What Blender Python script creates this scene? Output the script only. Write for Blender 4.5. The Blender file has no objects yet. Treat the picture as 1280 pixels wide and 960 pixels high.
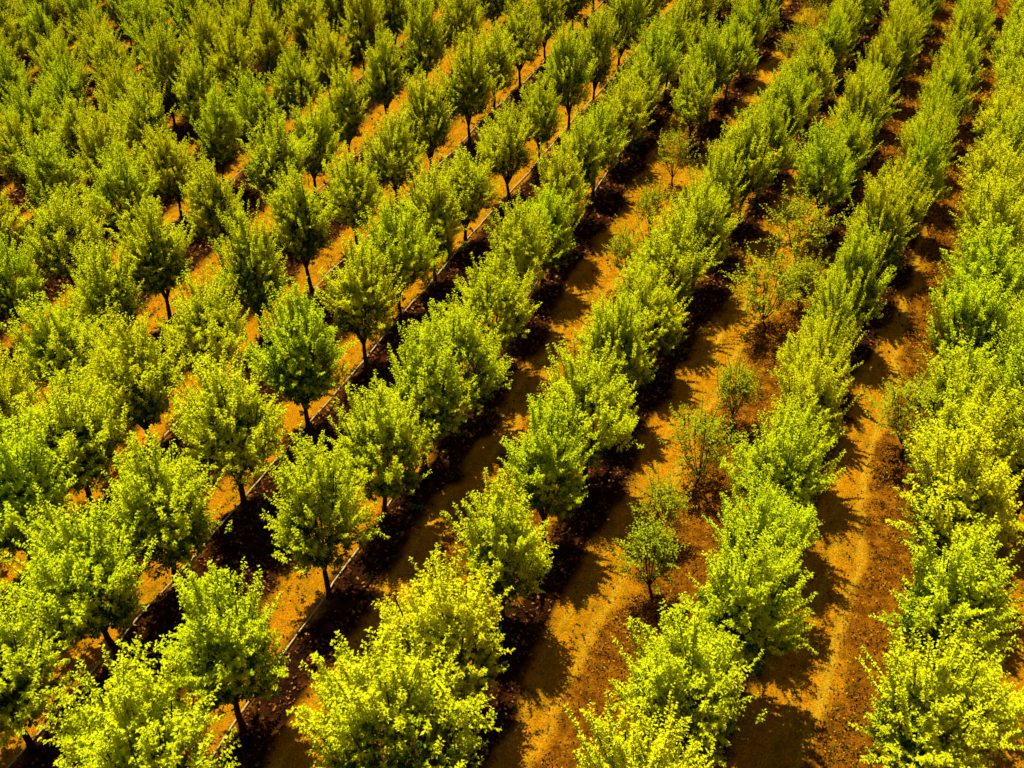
import bpy, math
import numpy as np
from mathutils import Vector, Matrix

rng = np.random.default_rng(7)
scene = bpy.context.scene
COL = scene.collection

# ------------------------------------------------------------------ frame of the orchard
PHI = 0.4513747615569526                       # heading of the rows, from +Y towards +X
N = np.array([math.cos(PHI), -math.sin(PHI)])  # across the rows
A = np.array([math.sin(PHI), math.cos(PHI)])   # along the rows
CAM_H, PITCH, ROLL, FPX = 22.0, 0.6829505220130694, -0.04515305385643093, 1401.0741371165836


def world(off, al):
    return N[0] * off + A[0] * al, N[1] * off + A[1] * al


# ------------------------------------------------------------------ helpers
def link(o):
    COL.objects.link(o)
    return o


def mesh_from(name, verts, faces, mats, smooth=False, mat_idx=None):
    """verts (n,3) array, faces (m,k) array of one polygon size"""
    verts = np.asarray(verts, dtype=np.float32)
    faces = np.asarray(faces, dtype=np.int32)
    k = faces.shape[1]
    me = bpy.data.meshes.new(name)
    me.vertices.add(len(verts))
    me.vertices.foreach_set('co', verts.ravel())
    me.loops.add(faces.size)
    me.loops.foreach_set('vertex_index', faces.ravel())
    me.polygons.add(len(faces))
    me.polygons.foreach_set('loop_start', np.arange(0, faces.size, k, dtype=np.int32))
    if mat_idx is not None:
        me.polygons.foreach_set('material_index', np.asarray(mat_idx, dtype=np.int32))
    if smooth:
        me.polygons.foreach_set('use_smooth', np.ones(len(faces), dtype=bool))
    for m in mats:
        me.materials.append(m)
    me.update(calc_edges=True)
    return me


def obj(name, me, parent=None):
    o = link(bpy.data.objects.new(name, me))
    o.parent = parent
    return o


class Tubes:
    def __init__(self):
        self.v, self.f, self.n = [], [], 0

    def add(self, pts, rad, sides=6):
        pts = np.asarray(pts, float)
        ring = np.linspace(0, 2 * math.pi, sides, endpoint=False)
        for i, p in enumerate(pts):
            d = pts[min(i + 1, len(pts) - 1)] - pts[max(i - 1, 0)]
            d /= max(np.linalg.norm(d), 1e-9)
            u = np.cross(d, [0.3, 1, 0.1]); u /= np.linalg.norm(u)
            w = np.cross(d, u)
            self.v.append(p + rad[i] * (np.outer(np.cos(ring), u) + np.outer(np.sin(ring), w)))
        for i in range(len(pts) - 1):
            a0, b0 = self.n + i * sides, self.n + (i + 1) * sides
            for s in range(sides):
                t = (s + 1) % sides
                self.f.append((a0 + s, a0 + t, b0 + t, b0 + s))
        # caps (fan as thin quads is needless: close with a small quad pair)
        for base, flip in ((self.n, True), (self.n + (len(pts) - 1) * sides, False)):
            idx = [base + s for s in range(sides)]
            for s in range(1, sides - 2, 2):
                q = (idx[0], idx[s], idx[s + 1], idx[s + 2])
                self.f.append(q[::-1] if flip else q)
        self.n += len(pts) * sides

    def arrays(self):
        return np.concatenate(self.v), np.array(self.f)


# ------------------------------------------------------------------ materials
def new_mat(name):
    m = bpy.data.materials.new(name)
    m.use_nodes = True
    nt = m.node_tree
    nt.nodes.clear()
    out = nt.nodes.new('ShaderNodeOutputMaterial')
    return m, nt, out


def node(nt, kind, **kw):
    n = nt.nodes.new(kind)
    for k, v in kw.items():
        setattr(n, k, v)
    return n


def ramp(nt, stops, interp='LINEAR'):
    r = nt.nodes.new('ShaderNodeValToRGB')
    r.color_ramp.interpolation = interp
    e = r.color_ramp.elements
    while len(e) < len(stops):
        e.new(0.5)
    for el, (p, c) in zip(e, stops):
        el.position = p
        el.color = (*c, 1)
    return r


def mix_rgb(nt, fac, a, b, blend='MIX'):
    m = node(nt, 'ShaderNodeMix', data_type='RGBA', blend_type=blend)
    for sock, val in ((m.inputs[0], fac), (m.inputs[6], a), (m.inputs[7], b)):
        if hasattr(val, 'links') or isinstance(val, bpy.types.NodeSocket):
            nt.links.new(val, sock)
        elif isinstance(val, (int, float)):
            sock.default_value = val
        else:
            sock.default_value = (*val, 1)
    return m.outputs[2]


def leaf_material(name, stops, trans, trans_fac, rough=0.5, spec=0.25, old_shade=None):
    m, nt, out = new_mat(name)
    geo = node(nt, 'ShaderNodeNewGeometry')
    r = ramp(nt, stops)
    nt.links.new(geo.outputs['Random Per Island'], r.inputs[0])
    base = r.outputs[0]
    if old_shade:                                     # younger tips are yellower; crown's lit top and shaded inside are painted in too
        ro = ramp(nt, old_shade)
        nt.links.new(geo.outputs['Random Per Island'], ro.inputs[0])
        vc = node(nt, 'ShaderNodeVertexColor', layer_name='growth_light')
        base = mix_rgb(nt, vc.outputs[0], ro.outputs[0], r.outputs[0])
    oi = node(nt, 'ShaderNodeObjectInfo')
    tint = ramp(nt, [(0, (0.86, 1.0, 0.8)), (0.5, (0.95, 1, 1)), (1, (1.02, 1.0, 0.9))])
    nt.links.new(oi.outputs['Random'], tint.inputs[0])
    c = mix_rgb(nt, 1.0, base, tint.outputs[0], 'MULTIPLY')
    p = node(nt, 'ShaderNodeBsdfPrincipled')
    nt.links.new(c, p.inputs['Base Color'])
    p.inputs['Roughness'].default_value = rough
    p.inputs['Specular IOR Level'].default_value = spec
    t = node(nt, 'ShaderNodeBsdfTranslucent')
    c2 = mix_rgb(nt, 1.0, c, trans, 'MULTIPLY')
    nt.links.new(c2, t.inputs[0])
    mx = node(nt, 'ShaderNodeMixShader')
    mx.inputs[0].default_value = trans_fac
    nt.links.new(p.outputs[0], mx.inputs[1])
    nt.links.new(t.outputs[0], mx.inputs[2])
    nt.links.new(mx.outputs[0], out.inputs[0])
    return m


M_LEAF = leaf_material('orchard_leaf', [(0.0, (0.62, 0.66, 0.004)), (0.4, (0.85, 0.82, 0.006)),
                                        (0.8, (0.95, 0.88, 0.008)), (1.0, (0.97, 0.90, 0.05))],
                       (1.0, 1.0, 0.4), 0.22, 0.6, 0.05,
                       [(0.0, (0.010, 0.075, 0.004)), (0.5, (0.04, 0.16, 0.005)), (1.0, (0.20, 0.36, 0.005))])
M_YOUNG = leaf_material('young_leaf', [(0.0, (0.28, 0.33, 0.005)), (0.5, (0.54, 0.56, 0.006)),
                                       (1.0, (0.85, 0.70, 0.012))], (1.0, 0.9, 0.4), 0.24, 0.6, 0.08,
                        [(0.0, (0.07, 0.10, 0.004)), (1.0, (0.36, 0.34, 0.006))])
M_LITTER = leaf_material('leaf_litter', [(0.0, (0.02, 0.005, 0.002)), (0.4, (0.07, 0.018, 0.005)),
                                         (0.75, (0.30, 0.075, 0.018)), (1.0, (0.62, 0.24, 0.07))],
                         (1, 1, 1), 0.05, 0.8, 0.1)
M_SCRUB = leaf_material('dry_scrub', [(0.0, (0.02, 0.010, 0.002)), (0.45, (0.12, 0.045, 0.005)),
                                      (0.65, (0.70, 0.25, 0.010)), (1.0, (0.88, 0.42, 0.015))],
                        (1, 1, 1), 0.12, 0.8, 0.1)
M_GRASS = leaf_material('short_grass', [(0.0, (0.14, 0.10, 0.006)), (0.5, (0.70, 0.36, 0.006)),
                                        (1.0, (0.92, 0.52, 0.015))], (1, 1, 1), 0.2, 0.8, 0.1)
M_WEED = leaf_material('green_weed', [(0.0, (0.05, 0.07, 0.004)), (1.0, (0.24, 0.24, 0.012))], (1, 1, .6), 0.2, .7, .1)


def bark(name, dark, light):
    m, nt, out = new_mat(name)
    tc = node(nt, 'ShaderNodeTexCoord')
    mp = node(nt, 'ShaderNodeMapping')
    mp.inputs['Scale'].default_value = (14, 14, 2.5)
    nz = node(nt, 'ShaderNodeTexNoise')
    nz.inputs['Scale'].default_value = 1.6
    nz.inputs['Detail'].default_value = 6
    nt.links.new(tc.outputs['Object'], mp.inputs[0])
    nt.links.new(mp.outputs[0], nz.inputs['Vector'])
    r = ramp(nt, [(0.35, dark), (0.65, light)])
    nt.links.new(nz.outputs[0], r.inputs[0])
    p = node(nt, 'ShaderNodeBsdfPrincipled')
    p.inputs['Roughness'].default_value = 0.9
    p.inputs['Specular IOR Level'].default_value = 0.15
    nt.links.new(r.outputs[0], p.inputs['Base Color'])
    b = node(nt, 'ShaderNodeBump')
    b.inputs['Strength'].default_value = 0.6
    b.inputs['Distance'].default_value = 0.02
    nt.links.new(nz.outputs[0], b.inputs['Height'])
    nt.links.new(b.outputs[0], p.inputs['Normal'])
    nt.links.new(p.outputs[0], out.inputs[0])
    return m


M_BARK = bark('tree_bark', (0.018, 0.009, 0.004), (0.075, 0.035, 0.014))
M_HOSE = bark('pale_hose', (0.50, 0.32, 0.22), (0.85, 0.66, 0.50))


def ground_material():
    m, nt, out = new_mat('orchard_ground')
    tc = node(nt, 'ShaderNodeTexCoord')
    at = node(nt, 'ShaderNodeVertexColor', layer_name='cover')      # R mulch with painted shade, G scrub, B track
    sep = node(nt, 'ShaderNodeSeparateColor')
    nt.links.new(at.outputs[0], sep.inputs[0])

    def noise(scale, detail=5, rough=0.6, stretch=None):
        n = node(nt, 'ShaderNodeTexNoise')
        n.inputs['Scale'].default_value = scale
        n.inputs['Detail'].default_value = detail
        n.inputs['Roughness'].default_value = rough
        if stretch:
            mp = node(nt, 'ShaderNodeMapping')
            mp.inputs['Scale'].default_value = stretch
            nt.links.new(tc.outputs['Object'], mp.inputs[0])
            nt.links.new(mp.outputs[0], n.inputs['Vector'])
        else:
            nt.links.new(tc.outputs['Object'], n.inputs['Vector'])
        return n.outputs[0]
    big, mid, fine, streak = noise(0.55, 4), noise(3.2, 6, .65), noise(26, 6, .75), noise(5, 5, .6, (1, 0.22, 1))
    gr = ramp(nt, [(0.30, (0.38, 0.24, 0.004)), (0.46, (0.72, 0.31, 0.006)), (0.60, (0.88, 0.34, 0.007)), (0.8, (0.92, 0.42, 0.010))])
    s1 = node(nt, 'ShaderNodeMath', operation='MULTIPLY_ADD')
    nt.links.new(streak, s1.inputs[0]); s1.inputs[1].default_value = 0.6
    hb = node(nt, 'ShaderNodeMath', operation='MULTIPLY'); nt.links.new(big, hb.inputs[0]); hb.inputs[1].default_value = 0.42
    nt.links.new(hb.outputs[0], s1.inputs[2])
    nt.links.new(s1.outputs[0], gr.inputs[0])
    fr = ramp(nt, [(0.34, (0.22, 0.2, 0.18)), (0.48, (0.8, 0.76, 0.7)), (0.64, (1.35, 1.38, 1.35))])
    nt.links.new(fine, fr.inputs[0])
    pr = ramp(nt, [(0.34, (0.62, 0.68, 0.5)), (0.48, (1.0, 0.97, 0.95)), (0.66, (1.12, 1.08, 1.0))])
    nt.links.new(mid, pr.inputs[0])
    gcol = mix_rgb(nt, 1.0, gr.outputs[0], pr.outputs[0], 'MULTIPLY')
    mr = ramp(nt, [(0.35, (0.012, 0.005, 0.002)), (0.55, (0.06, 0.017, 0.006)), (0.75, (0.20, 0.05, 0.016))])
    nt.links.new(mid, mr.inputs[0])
    sr = ramp(nt, [(0.32, (0.10, 0.035, 0.004)), (0.55, (0.42, 0.14, 0.006)), (0.72, (0.65, 0.27, 0.010))])
    nt.links.new(mid, sr.inputs[0])
    c = mix_rgb(nt, sep.outputs[1], gcol, sr.outputs[0])
    c = mix_rgb(nt, sep.outputs[2], c, (0.90, 0.50, 0.03))
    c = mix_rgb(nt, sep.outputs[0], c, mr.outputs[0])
    c = mix_rgb(nt, 1.0, c, fr.outputs[0], 'MULTIPLY')
    p = node(nt, 'ShaderNodeBsdfPrincipled')
    p.inputs['Roughness'].default_value = 0.95
    p.inputs['Specular IOR Level'].default_value = 0.05
    nt.links.new(c, p.inputs['Base Color'])
    hh = node(nt, 'ShaderNodeMath', operation='ADD')
    nt.links.new(fine, hh.inputs[0]); nt.links.new(mid, hh.inputs[1])
    b = node(nt, 'ShaderNodeBump')
    b.inputs['Strength'].default_value = 0.9
    b.inputs['Distance'].default_value = 0.07
    nt.links.new(hh.outputs[0], b.inputs['Height'])
    nt.links.new(b.outputs[0], p.inputs['Normal'])
    nt.links.new(p.outputs[0], out.inputs[0])
    return m


# ------------------------------------------------------------------ the rows (off, along) in metres
def fill(off0, slope, start, end, step=2.95, jit=0.3, joff=0.07):
    out, y = [], start
    while y < end:
        out.append((off0 + slope * (y - 30) + rng.normal(0, joff), y))
        y += step + rng.normal(0, jit) * 0.8
    return out


def fixed(off, als, joff=0.08):
    return [((off(y) if callable(off) else off) + rng.normal(0, joff), y) for y in als]


b_off = lambda y: np.interp(y, [8, 22, 27, 32, 40, 52, 62], [-12.35, -12.6, -12.8, -13.3, -13.7, -13.95, -14.2])
c_off = lambda y: np.interp(y, [8, 11, 15, 24, 34, 40, 52, 62], [-7.85, -7.9, -8.1, -8.25, -8.0, -7.5, -7.0, -6.9])
d_off = lambda y: np.interp(y, [8, 13.5, 15.5, 18.5, 21, 24, 29, 32, 40, 60], [-3.05, -3.05, -2.6, -2.6, -2.8, -2.8, -2.75, -2.4, -2.0, -2.1])
e_off = lambda y: np.interp(y, [8, 21, 24, 29, 40, 64], [1.4, 1.6, 1.1, 1.0, 0.5, 0.2])

ROWS = {}
ROWS['E2'] = ('rightmost, half hidden row', [(2.9, 24.4), (2.5, 26.9), (2.4, 29.7), (2.4, 32.6),
                                              (2.4, 35.4), (2.5, 38.2), (2.6, 41), (2.7, 44), (2.8, 47), (2.8, 50), (2.9, 53),
                                              (2.9, 56), (2.9, 59), (2.9, 62), (2.9, 65), (2.9, 68)])
ROWS['E'] = ('row right of widest dirt track', fixed(e_off, [15.2, 18.5, 21.4, 24.2, 26.8, 29.3, 31.7, 34.2, 36.6, 39.2,
                                                                  41.9, 44.8, 47.6, 50.5, 53.4, 56.4, 59.3, 62, 65]))
ROWS['D'] = ('broad row left of the widest dirt track', [(-4.5, 10.6)] + fixed(d_off, [11.4, 13.9, 16.5, 18.7, 21.5, 23.8, 26.0, 28.9, 31.7, 34.2, 37, 39.6,
                                                                       42.4, 45.4, 48.6, 51.6, 54.6, 57.6, 60.6]))
ROWS['S2'] = ('far row rising beyond the young trees', [(-5.0, 36.9), (-4.85, 39.9), (-4.7, 42.2), (-4.55, 44.4), (-4.5, 46.9), (-4.6, 49.6),
                                                         (-4.6, 52.4), (-4.6, 55.3), (-4.6, 58.2), (-4.6, 61)])
ROWS['C'] = ('broad row left of the middle dirt track', fixed(c_off, [10.7, 13.3, 16.2, 19, 21.7, 24.2, 26.7, 29.5, 31.7, 33.9, 36.3, 38.8,
                                                                       41.4, 44.9, 48.2, 51.3, 54.3, 57.2]))
ROWS['S1'] = ('short far row between two dark mulch strips', [(-11.1, 41.7), (-11.1, 44.3), (-11.15, 46.6), (-11.2, 49.0), (-11.2, 51.7), (-11.2, 54.5), (-11.2, 57.2)])
ROWS['B'] = ('row along the rightmost hose', fixed(b_off, [8.0, 10.7, 14.8, 17.6, 19.9, 21.9, 24.6, 27.0, 29.3, 31.5, 33.9, 36.2, 38.2, 40.1,
                                                            42.0, 43.8, 46.4, 48.9, 51.4, 54, 56.6]))
ROWS['A'] = ('row from the bottom left corner', fixed(-16.5, [8.4, 11.3, 13.5, 16.7, 20.0, 23.4, 25.8, 28.3, 30.9, 34.6, 37.5, 40.5, 43.4, 46.8,
                                                               49.7, 52.6, 55.5]))
ROWS['Z'] = ('first row above bottom left corner row', fixed(-20.2, [12.5, 14.9, 17.6, 20.5, 23.2, 26.4, 29.2, 32.3, 35.0, 38.2, 41.2, 44.0, 46.8, 50.2, 53.2]))
ROWS['Y'] = ('second row above bottom left corner row', fixed(-23.8, [15.4, 18.1, 20.4, 23.0, 26.1, 29.6, 32.2, 34.9, 38.0, 41.5, 45.1, 48.7, 51.6]))


def dense_far(off, near, start, end, step, joff=0.08):
    ys = list(near)
    y = start
    while y < end:
        ys.append(y)
        y += step * rng.uniform(0.9, 1.1)
    return fixed(off, ys, joff)


ROWS['C'] = (ROWS['C'][0], dense_far(c_off, [10.7, 13.3, 16.2, 19, 21.7, 24.2, 26.7], 29.2, 60, 2.35))
ROWS['D'] = (ROWS['D'][0], [(-4.35, 9.9)] + dense_far(d_off, [11.4, 13.9, 16.5, 18.7, 21.2, 23.6], 26.0, 62, 2.4))
ROWS['S2'] = (ROWS['S2'][0], dense_far(lambda y: np.interp(y, [36, 44, 60], [-5.0, -4.6, -4.6]), [], 36.6, 62, 2.35))
ROWS['S1'] = (ROWS['S1'][0], dense_far(lambda y: -11.15, [], 41.5, 58, 2.45))
ROWS['E'] = (ROWS['E'][0], dense_far(e_off, [15.2, 18.3, 21.2, 23.8], 26.4, 66, 2.4))
ROWS['B'] = (ROWS['B'][0], dense_far(b_off, [8.0, 10.7, 14.8, 17.6, 19.9, 21.9, 24.6, 27.0], 29.3, 58, 2.3))
ords = ['zeroth', 'first', 'second', 'third', 'fourth', 'fifth', 'sixth', 'seventh', 'eighth', 'ninth', 'tenth', 'eleventh', 'twelfth',
        'thirteenth', 'fourteenth', 'fifteenth', 'sixteenth', 'seventeenth', 'eighteenth', 'nineteenth', 'twentieth', 'twenty-first', 'twenty-second', 'twenty-third', 'twenty-fourth', 'twenty-fifth', 'twenty-sixth', 'twenty-seventh']
k = 3
for off, st, en in ((-27.6, 17.4, 53), (-30.6, 19.9, 52), (-33.2, 21.5, 51), (-35.8, 24.0, 50.5), (-38.3, 26.2, 50), (-40.8, 28.0, 49.5),
                    (-43.4, 30.6, 49), (-46.0, 33, 49), (-48.6, 35.5, 48.5), (-51.2, 38, 48.5), (-53.8, 41, 48.5)):
    ROWS['L%d' % k] = (ords[k] + ' row above bottom left corner row', fill(off, 0.02, st, en, 2.75, 0.16))
    k += 1
YOUNG = [(-10.4, 30.8), (-10.65, 34.2), (-11.0, 37.9), (-8.9, 49.5), (-8.8, 52.3),
         (-5.1, 17.9), (-5.55, 20.0), (-5.2, 22.1), (-5.0, 25.0), (-5.3, 30.0), (-4.6, 31.6), (-5.2, 33.6), (-0.2, 25.4)]

# ------------------------------------------------------------------ camera maths (only to know what falls inside the frame)
ct, st_ = math.cos(PITCH), math.sin(PITCH)
F = np.array([0, ct, -st_]); R0 = np.array([1.0, 0, 0]); U0 = np.array([0, st_, ct])
cr, sr_ = math.cos(ROLL), math.sin(ROLL)
RR = R0 * cr + U0 * sr_
UU = -R0 * sr_ + U0 * cr


def project(x, y, z):
    v = np.array([x, y, z - CAM_H])
    d = v @ F
    return 640 + FPX * (v @ RR) / d, 480 - FPX * (v @ UU) / d, d


# ------------------------------------------------------------------ leaves
def leaf_mesh(pos, dirs, nrm, length, width, droop=0.25):
    """each leaf: base, two sides, tip; folded along its midrib -> 2 triangles sharing base+tip"""
    n = len(pos)
    dirs = dirs / np.linalg.norm(dirs, axis=1)[:, None]
    side = np.cross(dirs, nrm)
    side /= np.maximum(np.linalg.norm(side, axis=1), 1e-6)[:, None]
    up = np.cross(side, dirs)
    L = length[:, None]; Wd = width[:, None]
    base = pos
    tip = pos + dirs * L - up * L * droop
    midp = pos + dirs * L * 0.45
    a = midp + side * Wd * 0.5 + up * Wd * 0.12
    b = midp - side * Wd * 0.5 + up * Wd * 0.12
    v = np.stack([base, a, tip, b], axis=1).reshape(-1, 3)
    i = np.arange(n)[:, None] * 4
    f = np.concatenate([i + np.array([[0, 1, 2]]), i + np.array([[0, 2, 3]])], axis=1).reshape(-1, 3)
    return v, f


def add_growth_light(me, gv):
    ca = me.color_attributes.new('growth_light', 'FLOAT_COLOR', 'POINT')
    buf = np.ones((len(gv), 4), np.float32)
    buf[:, :3] = gv[:, None]
    ca.data.foreach_set('color', buf.ravel())


def unit(v):
    return v / np.maximum(np.linalg.norm(v, axis=-1, keepdims=True), 1e-9)


def make_tree_meshes(seed, height, width, base_z, lobes, leaf_n, shoots_top, young=False):
    g = np.random.default_rng(seed)
    T = Tubes()          # trunk
    B = Tubes()          # branches
    lean = g.normal(0, 0.05, 2)
    fork = base_z * (0.75 if not young else 0.5)
    def stem(z):
        t = z / fork
        return np.array([lean[0] * t + 0.03 * math.sin(3 * t + seed), lean[1] * t, z])
    zs = np.linspace(-0.12, fork, 7)
    r0 = 0.085 if not young else 0.04
    T.add([stem(z) for z in zs], [r0 * (1.5 if i == 0 else 1.25 if i == 1 else 1.0 - 0.04 * i) for i in range(7)], 8)
    top = stem(fork)
    ch = height - base_z            # crown height
    cz = base_z + ch * 0.42
    # limb end points spread over the crown
    tips = []
    nl = lobes
    for i in range(nl):
        az = 2 * math.pi * (i / nl) + g.normal(0, 0.28)
        el = g.uniform(0.15, 1.0)
        r = width * 0.5 * g.uniform(0.55, 0.92) * math.cos(el * 1.15)
        z = cz + ch * (0.10 + 0.42 * math.sin(el * 1.4)) * g.uniform(0.8, 1.1)
        tips.append(np.array([r * math.cos(az), r * math.sin(az), z]))
    tips.append(np.array([g.normal(0, 0.12), g.normal(0, 0.12), height * 0.93]))
    tips.append(np.array([g.normal(0, 0.3), g.normal(0, 0.3), height * 0.86]))
    limbs = []
    for tp in tips:
        c1 = top + (tp - top) * 0.4 + np.array([*(unit(tp[:2] - top[:2]) * 0.18), -0.02])
        ts = np.linspace(0, 1, 6)[:, None]
        p = (1 - ts) ** 2 * top + 2 * ts * (1 - ts) * c1 + ts ** 2 * tp
        limbs.append(p)
        B.add(p, np.linspace(0.045, 0.012, 6) * (1 if not young else 0.4), 5)
    # shoots: where leaves sit. crown surface and interior, oriented outward and up
    starts, dirs, lens = [], [], []
    ns = leaf_n // 15
    lump = [(g.uniform(0, 2 * math.pi), g.uniform(-0.7, 1.2), g.uniform(0.08, 0.30)) for _ in range(8)]

    def envelope(az, zrel):
        env = 1.0
        for la, lz, amp in lump:
            dd = (1 - math.cos(az - la)) * 1.3 + (zrel - lz) ** 2 * 1.4
            env += amp * (math.exp(-dd * 3.2) * 1.25 - 0.16)
        wprof = max(0.0, 1 - abs(zrel + 0.12) ** 2.3 / (1.12 if zrel > -0.12 else 0.88) ** 2.3) ** 0.62
        return env, wprof * (1.04 - 0.20 * zrel)

    def at(az, zrel, rad):
        env, wp = envelope(az, zrel)
        rr = width * 0.39 * wp * env * rad
        z = base_z + ch * 0.05 + ch * 0.69 * (zrel * (0.92 + 0.08 * rad) * 0.5 + 0.5) * (0.95 + 0.07 * env)
        return np.array([rr * math.cos(az) + lean[0], rr * math.sin(az) + lean[1], z])
    # leafy clumps on the outside, each a fan of shoots; darker filling between and inside
    nc = int(40 * (width / 2.5)) if not young else 12
    per = int(ns * 0.50 / nc)
    for _ in range(nc):
        az, zr = g.uniform(0, 2 * math.pi), g.uniform(-0.75, 0.98)
        c = at(az, zr, g.uniform(0.72, 1.02))
        axis_ = unit(np.array([math.cos(az) * 0.75, math.sin(az) * 0.75, 0.75 + 0.6 * zr]) + g.normal(0, 0.15, 3))
        rc = g.uniform(0.13, 0.23)
        for _k in range(per):
            starts.append(c + g.normal(0, rc, 3) * np.array([1, 1, 0.8]) - axis_ * 0.12)
            dirs.append(unit(axis_ + g.normal(0, 0.38, 3)))
            lens.append(g.uniform(0.2, 0.44))
    while len(starts) < ns:
        az, s = g.uniform(0, 2 * math.pi), g.uniform(-0.95, 0.9)
        p = at(az, s, g.uniform(0.2, 0.95) ** 0.55)
        starts.append(p)
        dirs.append(unit(np.array([math.cos(az) * 0.7, math.sin(az) * 0.7, 0.7]) + g.normal(0, 0.4, 3)))
        lens.append(g.uniform(0.2, 0.4))
    n_body = len(starts)
    # long upright shoots on the top and shoulders
    for i in range(shoots_top):
        az = g.uniform(0, 2 * math.pi)
        r = width * 0.42 * g.uniform(0.0, 1.0) ** 0.6
        z = base_z + ch * (0.92 - 0.46 * (r / (width * 0.42)) ** 2) - 0.25
        p = np.array([r * math.cos(az), r * math.sin(az), z])
        d = unit(np.array([math.cos(az) * r * 0.55, math.sin(az) * r * 0.55, 1.0]) + g.normal(0, 0.14, 3))
        Ls = g.uniform(0.4, 1.05)
        B.add([p - d * 0.25, p + d * Ls * 0.5, p + d * Ls], [0.010, 0.007, 0.004], 4)
        starts.append(p); dirs.append(d); lens.append(Ls)
    # plumes: upright leafy leaders that make the top uneven
    if not young:
        npl = 15 + int(g.integers(0, 5))
        for i in range(npl):
            az = g.uniform(0, 2 * math.pi)
            rf = g.uniform(0.0, 1.0) ** 0.7
            r = width * 0.40 * rf
            z = base_z + ch * (0.78 - 0.40 * rf ** 2) - 0.15
            p = np.array([r * math.cos(az), r * math.sin(az), z])
            d = unit(np.array([math.cos(az) * rf * 0.6, math.sin(az) * rf * 0.6, 1.0]) + g.normal(0, 0.10, 3))
            Lp = g.uniform(0.6, 1.25)
            B.add([p - d * 0.3, p + d * Lp * 0.5, p + d * Lp], [0.014, 0.009, 0.004], 4)
            for k_ in range(11):
                q = p + d * Lp * k_ / 11
                e = g.normal(0, 1, 3); e = unit(e - d * (e @ d))
                starts.append(q); dirs.append(unit(d * 0.75 + e * 0.75)); lens.append(g.uniform(0.18, 0.32) * (1.1 - 0.5 * k_ / 11))
    # a few long side arms that poke out of the outline
    for i in range(7):
        az = g.uniform(0, 2 * math.pi)
        z = base_z + ch * g.uniform(0.2, 0.62)
        r = width * 0.40
        p = np.array([r * math.cos(az), r * math.sin(az), z])
        d = unit(np.array([math.cos(az), math.sin(az), g.uniform(0.15, 0.9)]))
        Ls = g.uniform(0.35, 0.6)
        B.add([p - d * 0.5, p, p + d * Ls], [0.013, 0.009, 0.004], 4)
        starts.append(p); dirs.append(d); lens.append(Ls)
    starts, dirs, lens = np.array(starts), np.array(dirs), np.array(lens)
    pos, ldir, lnrm, ll, lw, gr_ = [], [], [], [], [], []
    size = 1.0 if not young else 0.85
    for j_, (p, d, Ls) in enumerate(zip(starts, dirs, lens)):
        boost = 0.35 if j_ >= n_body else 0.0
        nn = max(7, int(Ls * 70)) if not young else max(6, int(Ls * 38))
        t = (np.arange(nn) + g.uniform(0, 0.6, nn)) / nn
        u = unit(np.cross(d, [0.37, 0.21, 0.9])); w = np.cross(d, u)
        ang = np.arange(nn) * 2.4 + g.uniform(0, 6)
        rad_d = np.cos(ang)[:, None] * u + np.sin(ang)[:, None] * w
        curve = np.array([0, 0, 0.06]) * (t[:, None] ** 2)
        pos.append(p + d * (t * Ls)[:, None] + curve + g.normal(0, 0.015, (nn, 3)))
        ld = unit(rad_d * 0.95 + d * (0.25 + 0.6 * t[:, None]) + g.normal(0, 0.25, (nn, 3)) + np.array([0, 0, -0.10]))
        ld[:, 2] = np.clip(ld[:, 2] * 0.55, -0.55, 0.40)          # leaves spread their blades to the light
        ldir.append(unit(ld))
        lnrm.append(unit(np.array([0, 0, 1.0]) + d * 0.12 + g.normal(0, 0.38, (nn, 3))))
        s = g.uniform(0.064, 0.102, nn) * (1.1 - 0.35 * t) * size
        ll.append(s); lw.append(s * g.uniform(0.5, 0.66, nn))
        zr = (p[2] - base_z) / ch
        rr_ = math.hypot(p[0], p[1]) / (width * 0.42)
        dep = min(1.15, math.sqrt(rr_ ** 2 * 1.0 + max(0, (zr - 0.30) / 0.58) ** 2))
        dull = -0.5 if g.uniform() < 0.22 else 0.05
        gv = np.clip(dull + boost + (dep - 0.47) * 4.0 * max(0.0, 2.2 * zr - 0.25) + (t - 0.45) * 0.8 + g.normal(0, 0.10), 0, 1)  # top and outer leaves painted as sunlit, inner and low ones as shaded
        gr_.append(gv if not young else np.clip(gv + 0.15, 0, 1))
    v, f = leaf_mesh(np.concatenate(pos), np.concatenate(ldir), np.concatenate(lnrm), np.concatenate(ll), np.concatenate(lw))
    tv, tf = T.arrays()
    bv, bf = B.arrays()
    mat = M_LEAF if not young else M_YOUNG
    cm = mesh_from('crown', v, f, [mat])
    gv = np.repeat(np.concatenate(gr_), 4).astype(np.float32)
    add_growth_light(cm, gv)
    return (mesh_from('trunk', tv, tf, [M_BARK], True), mesh_from('branches', bv, bf, [M_BARK], True),
            cm, (v, f, gv))


print('building trees')
VAR = []
specs = [  # height, width, crown base
    (4.4, 2.5, 1.10), (4.7, 2.2, 1.15), (4.2, 2.7, 1.05), (4.6, 2.4, 1.25), (4.0, 2.3, 1.10), (4.8, 2.6, 1.15),
    (4.3, 2.85, 1.0), (3.9, 2.5, 1.10), (4.6, 2.1, 1.2), (4.35, 2.6, 1.2), (4.5, 2.35, 1.0), (4.1, 2.75, 1.15)]
for i, (h, w, b) in enumerate(specs):
    VAR.append(make_tree_meshes(100 + i, h, w, b, 7 + i % 3, 13000, 30 + (i * 5) % 13))
YVAR = [make_tree_meshes(300 + i, h, w, b, 6, 3300, 8, True)
        for i, (h, w, b) in enumerate([(2.7, 1.35, 0.75), (2.9, 1.55, 0.7), (2.4, 1.2, 0.8), (3.0, 1.7, 0.65)])]


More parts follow.
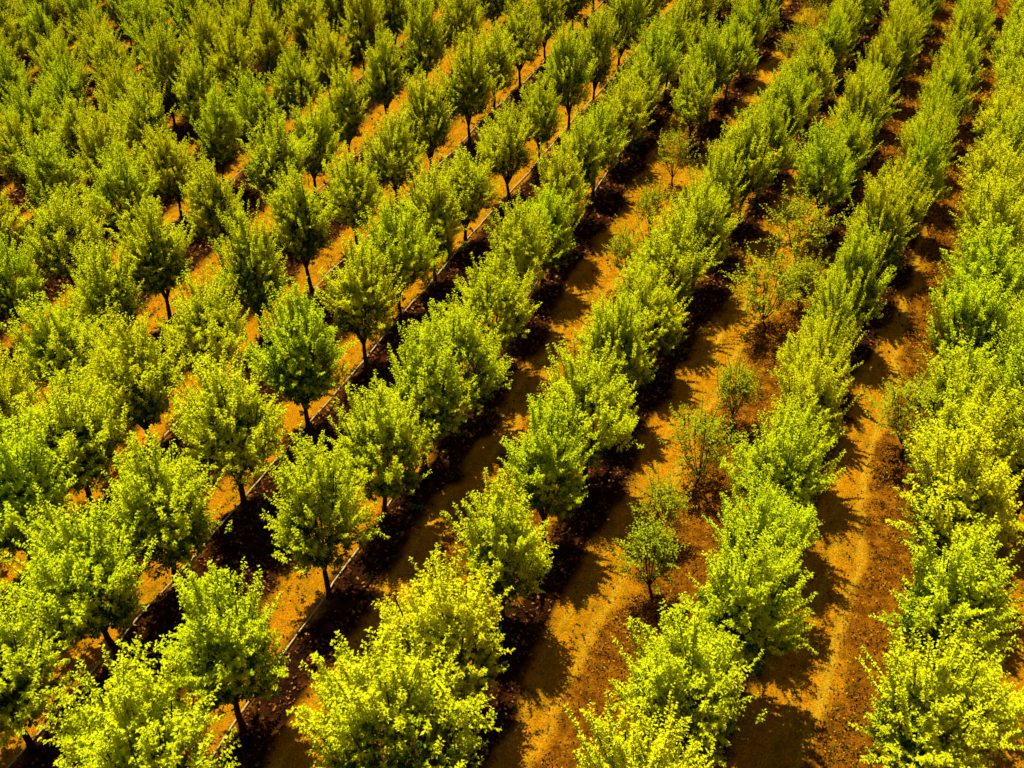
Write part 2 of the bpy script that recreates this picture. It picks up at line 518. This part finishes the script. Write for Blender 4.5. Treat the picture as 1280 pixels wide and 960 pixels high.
def sc_along(y, off):
    s = float(np.interp(y, [8, 12, 16, 22, 30, 45, 70], [1.20, 1.15, 1.10, 1.03, 0.97, 0.93, 0.92]))
    return s


def look(vi, s, sx):
    h = specs[vi][0] * s; w = specs[vi][1] * sx
    a = 'tall' if specs[vi][0] >= 4.5 else 'low' if specs[vi][0] <= 4.1 else 'sunlit'
    b = 'broad' if w / h > 0.60 else 'slender' if w / h < 0.50 else 'leafy'
    return a + ' ' + b


def place(name, parts, x, y, s, sx, rz, tilt, label, cat, group):
    root = link(bpy.data.objects.new(name, None))
    root.empty_display_size = 0.3
    root.location = (x, y, 0)
    root.rotation_euler = (Matrix.Rotation(tilt[1], 3, 'Y') @ Matrix.Rotation(tilt[0], 3, 'X') @ Matrix.Rotation(rz, 3, 'Z')).to_euler()
    root.scale = (sx, sx, s)
    root['label'] = label; root['category'] = cat; root['group'] = group
    for nm, me in zip(('trunk', 'branches', 'crown'), parts):
        obj(nm, me, root)
    return root


n_tree = 0
extra = []          # trees whose crowns lie outside the picture: the orchard simply goes on
all_trees = []
for key, (phrase, pts) in ROWS.items():
    cnt = 0
    for (off, al) in sorted(pts, key=lambda q: q[1]):
        if key in ('C', 'D', 'E', 'E2', 'S2', 'S1'):
            al -= 0.5
        x, y = world(off, al)
        px, py, d = project(x, y, 2.5)
        px2, py2, _ = project(x, y, 4.3)
        vi = int(rng.integers(len(VAR)))
        s = sc_along(al, off) * rng.uniform(0.93, 1.07)
        wide = {'D': 0.96, 'E': 1.16, 'E2': 1.02, 'C': 1.05, 'S2': 1.0, 'S1': 1.0, 'B': 1.06, 'A': 1.08, 'Z': 1.1, 'Y': 1.08}.get(key, 1.02)
        sx = s * float(np.interp(al, [9, 14, 20, 32, 45], [0.92, 0.88, 0.85, 0.81, 0.77])) * wide * rng.uniform(0.93, 1.08)
        if key == 'D' and off < -4:
            s *= 0.72; sx *= 0.66
        rz = rng.uniform(0, 6.28)
        tilt = (rng.normal(0, 0.03), rng.normal(0.05 if off < -12 else 0.0, 0.03))
        rpx = 1.25 * sx * FPX / d
        inside = -rpx * 0.7 < px < 1280 + rpx * 0.7 and py2 < 960 - 8 and py > -rpx * 0.45
        all_trees.append((off, al))
        if inside:
            cnt += 1; n_tree += 1
            lab = '%s tree, %s from near end of %s' % (look(vi, s, sx), ords[cnt], phrase)
            place('orchard_tree', VAR[vi][:3], x, y, s, sx, rz, tilt, lab, 'tree', 'leafy green trees planted in long orchard rows')
        else:
            extra.append((x, y, vi, s, sx, rz))
# the rows go on outside the picture
for off in np.arange(-60, 16, 3.1):
    for al in np.arange(0, 78, 3.0):
        x, y = world(off + rng.normal(0, .12), al + rng.normal(0, .3))
        px, py, d = project(x, y, 2.5)
        if d < 5:
            continue
        rpx = 1.5 * FPX / d
        if -rpx * 1.0 < px < 1280 + rpx * 1.0 and -rpx * 0.8 < py < 960 + rpx * 1.6:
            continue
        if px < -8 * rpx or px > 1280 + 6 * rpx or py < -6 * rpx or py > 960 + 5 * rpx:
            continue
        if -2 < off < 6.5 and al < 23:        # a wide dirt track lies here
            continue
        if any((off - o) ** 2 + (al - a_) ** 2 < 6.0 for o, a_ in all_trees):
            continue
        extra.append((x, y, int(rng.integers(len(VAR))), 0.98, 1.0, rng.uniform(0, 6.28)))
print('trees in view', n_tree, 'outside', len(extra))

vs, fs, ms, nv, gs = [], [], [], 0, []
for (x, y, vi, s, sx, rz) in extra:
    v, f, gv = VAR[vi][3]
    nleaf = len(v) // 4
    keep = np.zeros(nleaf, bool); keep[rng.permutation(nleaf)[:int(nleaf * 0.28)]] = True
    vv = v.reshape(-1, 4, 3)[keep].copy()
    ctr = vv.mean(axis=1, keepdims=True)
    vv = ctr + (vv - ctr) * 1.75
    vv = vv.reshape(-1, 3)
    c, sn = math.cos(rz), math.sin(rz)
    w = np.stack([(vv[:, 0] * c - vv[:, 1] * sn) * sx + x, (vv[:, 0] * sn + vv[:, 1] * c) * sx + y, vv[:, 2] * s], axis=1)
    i = np.arange(len(vv) // 4)[:, None] * 4 + nv
    f2 = np.concatenate([i + np.array([[0, 1, 2]]), i + np.array([[0, 2, 3]])], axis=1).reshape(-1, 3)
    vs.append(w); gs.append(gv.reshape(-1, 4)[keep].ravel()); fs.append(f2); ms.append(np.zeros(len(f2), int)); nv += len(w)
    t = Tubes()
    t.add([(x, y, z) for z in (-0.1, 0.3, 1.2, 2.6)], [0.11, 0.09, 0.07, 0.04], 6)
    tv, tq = t.arrays()
    tf = np.concatenate([tq[:, [0, 1, 2]], tq[:, [0, 2, 3]]])
    vs.append(tv); gs.append(np.zeros(len(tv), np.float32)); fs.append(tf + nv); ms.append(np.ones(len(tf), int)); nv += len(tv)
me = mesh_from('surrounding_orchard', np.concatenate(vs), np.concatenate(fs), [M_LEAF, M_BARK], False, np.concatenate(ms))
add_growth_light(me, np.concatenate(gs))
o = obj('surrounding_orchard', me)
o['kind'] = 'stuff'; o['label'] = 'green mass of further orchard rows running on past the edges of the view'; o['category'] = 'orchard'

# young thin trees
YL = ['thin young tree nearest the camera side of the row beginning left of centre track',
      'thin young tree standing second beside the middle grass lane',
      'thin young tree standing third and farthest beside the middle grass lane',
      'dull olive young tree low among crowns near the top edge',
      'dull olive young tree farthest away at the top edge',
      'sparse young tree with bare dark stem, nearest in the thin row',
      'small spindly young tree, second in the thin row right of the sandy track',
      'sparse young tree with crooked stem, third in the thin row',
      'sparse young tree tucked against broad crowns, fourth in the thin row',
      'bushy dull olive young tree, fifth in the thin row',
      'small dull young tree pressed against the broad row on its right',
      'dense young tree at the far end of the thin row',
      'dark shaded young tree at the left edge of the right row']
for i, (off, al) in enumerate(YOUNG):
    x, y = world(off, al)
    yi = [0, 2, 1, 1, 3, 0, 2, 3, 0, 3, 2, 1, 3][i]
    s = 0.98 * sc_along(al, off) * [1, .95, 1, 1, 1, 1.02, .85, 1.0, .95, 1.1, .9, 1.2, 1.1][i]
    place('young_tree', YVAR[yi][:3], x, y, s, s * [1, 1, 1, 1.1, 1, 1.0, 1, 1.05, 1, 1.25, 1.1, 1.2, 1.1][i], rng.uniform(0, 6.28),
          (rng.normal(0, .04), rng.normal(0, .04)), YL[i], 'young tree', 'thin young trees beside the dirt tracks')

# ------------------------------------------------------------------ ground
print('ground')
LINES = [(lambda y, o=o_: np.full_like(y, o)) for o_ in
         (-53.8, -51.2, -48.6, -46.0, -43.4, -40.8, -38.3, -35.8, -33.2, -30.6, -27.6, -23.8, -20.2, -16.5)]
d_soft = lambda y: np.interp(y, [8, 24, 29, 32, 40, 60], [-3.1, -2.9, -2.8, -2.5, -2.05, -2.1])
LINES += [b_off, c_off, d_soft, e_off, lambda y: np.full_like(y, 7.4), lambda y: np.full_like(y, 10.5)]
S1_ROW = lambda y: np.full_like(y, -11.15)
S2_ROW = lambda y: np.full_like(y, -4.7)


def smooth(e0, e1, x):
    t = np.clip((x - e0) / (e1 - e0), 0, 1)
    return t * t * (3 - 2 * t)


def vnoise(x, y, seed=0):
    """cheap smooth value noise"""
    xi, yi = np.floor(x).astype(int), np.floor(y).astype(int)
    fx, fy = x - xi, y - yi
    fx, fy = fx * fx * (3 - 2 * fx), fy * fy * (3 - 2 * fy)
    def h(a, b):
        n = (a * 374761393 + b * 668265263 + seed * 1442695041) & 0x7fffffff
        n = ((n ^ (n >> 13)) * 1274126177) & 0x7fffffff
        return ((n ^ (n >> 16)) & 0xffff) / 65535.0
    return (h(xi, yi) * (1 - fx) + h(xi + 1, yi) * fx) * (1 - fy) + (h(xi, yi + 1) * (1 - fx) + h(xi + 1, yi + 1) * fx) * fy


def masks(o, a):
    """mulch with painted shade, scrub, track amount at (off, along)"""
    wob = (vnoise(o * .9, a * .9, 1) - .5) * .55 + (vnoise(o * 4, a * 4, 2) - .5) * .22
    mulch_shade = np.zeros_like(o)
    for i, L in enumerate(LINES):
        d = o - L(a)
        wide = 1.9 if i <= 9 else 2.3 if i <= 13 else (1.05 if i <= 15 else 0.9)  # left rows: strip widened, its dark colour stands in for crown shade
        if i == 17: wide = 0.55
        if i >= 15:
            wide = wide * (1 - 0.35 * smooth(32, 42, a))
        mulch_shade = np.maximum(mulch_shade, smooth(-0.36, -0.06, d + wob * 1.0) * (1 - smooth(wide - .12, wide + .15, d + wob)))
    for L, y0 in ((S1_ROW, 40.0), (S2_ROW, 35.5)):
        d = o - L(a)
        mulch_shade = np.maximum(mulch_shade, smooth(-0.6, -0.2, d + wob) * (1 - smooth(0.45, 0.8, d + wob)) * smooth(y0 - .8, y0 + .8, a))
    scr = np.zeros_like(o)
    for L, w0, w1 in ((c_off, -2.45, -0.3), (d_soft, -2.75, -0.3), (e_off, -1.95, 0.8)):
        d = o - L(a)
        scr = np.maximum(scr, smooth(w0 - .15, w0 + .25, d + wob * 1.4) * (1 - smooth(w1 - .2, w1 + .2, d)))
    trk = np.zeros_like(o)
    for L, dd, w in ((c_off, -2.72, .07), (c_off, -3.25, .05), (d_soft, -3.0, .08), (d_soft, -3.7, .05), (e_off, -2.1, .08), (e_off, -2.75, .05)):
        d = np.abs(o - (L(a) + dd) + wob * .25)
        trk = np.maximum(trk, (1 - smooth(w * .4, w * 1.7, d)) * (0.45 + .55 * vnoise(o * 2, a * 1.2, 5)))
    return mulch_shade, scr, trk


def axis(lo, hi, step, far):
    core = np.arange(lo, hi, step)
    ext = step * 1.35 ** np.arange(1, 60)
    up = hi + np.cumsum(ext); up = up[up < far]
    dn = lo - np.cumsum(ext); dn = dn[dn > -far]
    return np.concatenate([dn[::-1], core, up])


gx, gy = axis(-60, 14, 0.14, 3000), axis(0, 78, 0.16, 3000)
OX, AY = np.meshgrid(gx, gy)
mulch_shade, scr, trk = masks(OX, AY)


def height(o, a, mulch_shade=None, scr=None, trk=None):
    if mulch_shade is None:
        mulch_shade, scr, trk = masks(o, a)
    return (0.05 * (vnoise(o * .35, a * .35, 8) - .5) + 0.05 * mulch_shade * (0.6 + .8 * vnoise(o * 3.1, a * 3.1, 9))
            + 0.03 * scr * vnoise(o * 4.2, a * 4.2, 10) - 0.03 * trk)


Z = height(OX, AY, mulch_shade, scr, trk)
WX = N[0] * OX + A[0] * AY; WY = N[1] * OX + A[1] * AY
nx, ny = len(gx), len(gy)
verts = np.stack([OX, AY, Z], axis=-1).reshape(-1, 3)
idx = np.arange(nx * ny).reshape(ny, nx)
faces = np.stack([idx[:-1, :-1], idx[:-1, 1:], idx[1:, 1:], idx[1:, :-1]], axis=-1).reshape(-1, 4)
me = mesh_from('ground', verts, faces, [ground_material()], True)
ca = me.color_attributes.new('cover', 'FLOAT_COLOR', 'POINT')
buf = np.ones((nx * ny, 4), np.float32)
buf[:, 0], buf[:, 1], buf[:, 2] = mulch_shade.ravel(), scr.ravel(), trk.ravel()
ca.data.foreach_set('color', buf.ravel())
g = obj('ground', me)
g.rotation_euler = (0, 0, -PHI)
g['kind'] = 'structure'


# ------------------------------------------------------------------ ground cover (stuff)
def in_view(x, y, m=60):
    v0, v1, v2 = x, y, -CAM_H
    d = v0 * F[0] + v1 * F[1] + v2 * F[2]
    px = 640 + FPX * (v0 * RR[0] + v1 * RR[1] + v2 * RR[2]) / d
    py = 480 - FPX * (v0 * UU[0] + v1 * UU[1] + v2 * UU[2]) / d
    return (px > -m * 3) & (px < 1280 + m * 3) & (py > -m) & (py < 960 + m * 3) & (d > 3), d


def scatter(name, mat, weight, density, size, up, label, cat, flat=False, sub=1, seed=1):
    g_ = np.random.default_rng(seed)
    area = 78 * 76
    n = int(area * density)
    o_ = g_.uniform(-56, 12, n); a_ = g_.uniform(4, 78, n)
    x = N[0] * o_ + A[0] * a_; y = N[1] * o_ + A[1] * a_
    vis, d = in_view(x, y)
    mu, sc_, tr_ = masks(o_, a_)
    far_keep = g_.uniform(0, 1, n) < np.clip((34 / d) ** 1.6, 0.12, 1)
    wgt = weight(o_, a_, mu, sc_, tr_)
    keep = vis & far_keep & (g_.uniform(0, 1, n) < wgt)
    o_, a_, x, y, d = o_[keep], a_[keep], x[keep], y[keep], d[keep]
    z = height(o_, a_)
    m = len(o_)
    az = g_.uniform(0, 2 * math.pi, m)
    el = g_.uniform(up[0], up[1], m)
    dirs = np.stack([np.cos(az) * np.cos(el), np.sin(az) * np.cos(el), np.sin(el)], axis=1)
    nr = unit(np.array([0, 0, 1.0]) + g_.normal(0, 0.5, (m, 3)))
    L = g_.uniform(size[0], size[1], m) * np.clip(d / 30, 1, 1.7)
    lift = g_.uniform(0, size[2], m)
    v, f = leaf_mesh(np.stack([x, y, z + lift], axis=1), dirs, nr, L, L * (0.6 if flat else 0.28), 0.1)
    print(name, m)
    o = obj(name, mesh_from(name, v, f, [mat]))
    o['kind'] = 'stuff'; o['label'] = label; o['category'] = cat


clump = lambda o, a, k, s: smooth(.35, .62, vnoise(o * k, a * k, s))
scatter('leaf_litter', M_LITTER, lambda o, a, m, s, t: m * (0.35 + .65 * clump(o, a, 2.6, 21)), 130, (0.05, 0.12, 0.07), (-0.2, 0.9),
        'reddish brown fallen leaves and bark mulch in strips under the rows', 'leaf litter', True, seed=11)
scatter('dry_scrub', M_SCRUB, lambda o, a, m, s, t: s * (1 - m) * (0.35 + .65 * clump(o, a, 1.9, 22)), 190, (0.04, 0.085, 0.10), (0.2, 1.4),
        'orange brown dry ground plants beside the sandy tracks', 'dry scrub', True, seed=12)
scatter('short_grass', M_GRASS, lambda o, a, m, s, t: (1 - m) * (1 - s * .6) * (1 - t * .85) * (.3 + .7 * clump(o, a, 1.2, 23)), 110, (0.035, 0.08, 0.0), (0.3, 1.4),
        'short golden grass in the lanes between the tree rows', 'grass', seed=13)
scatter('green_weeds', M_WEED, lambda o, a, m, s, t: (1 - m * .8) * clump(o, a, .8, 24) ** 4 * clump(o, a, 3, 25) * (1 - t) * .6, 60, (0.05, 0.12, 0.05), (0.2, 1.2),
        'patchy low green weeds scattered through the lanes', 'weeds', True, seed=14)

# ------------------------------------------------------------------ irrigation hoses
hose_lab = {0: 'pale hose along the row running from left of centre at the bottom edge',
            1: 'pale hose starting in the bottom left corner under the corner row',
            2: 'pale hose beside the first row above bottom left corner row',
            3: 'faint pale hose beside the second row above the corner row',
            4: 'faintest pale hose glimpsed between crowns of the far left rows'}
for i, L in enumerate([b_off, lambda y: -16.5, lambda y: -20.2, lambda y: -23.8, lambda y: -27.6]):
    ys = np.arange(5, 64, 0.35)
    offs = np.array([float(L(y)) for y in ys]) - 0.19 + (vnoise(ys * .35, ys * 0 + i, 31) - .5) * .16 + (vnoise(ys * 1.3, ys * 0 + i, 32) - .5) * .05
    zz = height(offs, ys) + 0.04 + 0.04 * vnoise(ys * .8, ys * 0 + 3 * i, 33)
    T = Tubes()
    pts = [(*world(o_, a_), z_) for o_, a_, z_ in zip(offs, ys, zz)]
    T.add(pts, [0.024 if i < 3 else 0.02] * len(pts), 6)
    v, f = T.arrays()
    h = obj('irrigation_hose', mesh_from('irrigation_hose', v, f, [M_HOSE], True))
    h['label'] = hose_lab[i]; h['category'] = 'hose'; h['group'] = 'pale irrigation hoses laid along the tree rows'

# ------------------------------------------------------------------ light
kn, ka = 0.30, 0.26
sh = N * kn - A * ka                         # where a 1 m post throws its shadow
L_ = float(np.hypot(*sh))
elev = math.atan2(1.0, L_)
sun_dir = np.array([-sh[0], -sh[1], 1.0])    # towards the sun
sd = bpy.data.lights.new('sun', 'SUN')
sd.energy = 5.0
sd.angle = math.radians(0.5)
sd.color = (1.0, 0.98, 0.44)
sun = link(bpy.data.objects.new('sun', sd))
sun.rotation_euler = Vector(sun_dir).to_track_quat('Z', 'Y').to_euler()
w = bpy.data.worlds.new('World')
scene.world = w
w.use_nodes = True
nt = w.node_tree
bg = nt.nodes['Background']
sky = nt.nodes.new('ShaderNodeTexSky')
sky.sky_type = 'NISHITA'
sky.sun_disc = False
sky.sun_elevation = elev
sky.sun_rotation = math.atan2(sun_dir[0], sun_dir[1])
sky.dust_density = 1.0
sky.air_density = 0.45
nt.links.new(sky.outputs[0], bg.inputs[0])
bg.inputs[1].default_value = 0.05

# ------------------------------------------------------------------ camera
cd = bpy.data.cameras.new('camera')
cd.sensor_width = 36
cd.lens = FPX / 1280 * 36
cd.clip_end = 6000
cam = link(bpy.data.objects.new('camera', cd))
Mx = Matrix(((RR[0], UU[0], -F[0]), (RR[1], UU[1], -F[1]), (RR[2], UU[2], -F[2])))
cam.rotation_euler = Mx.to_euler()
cam.location = (0, 0, CAM_H)
scene.camera = cam
scene.view_settings.view_transform = 'Standard'
scene.view_settings.look = 'None'
scene.view_settings.exposure = 0
scene.cycles.max_bounces = 5
scene.cycles.diffuse_bounces = 4
scene.cycles.transmission_bounces = 4
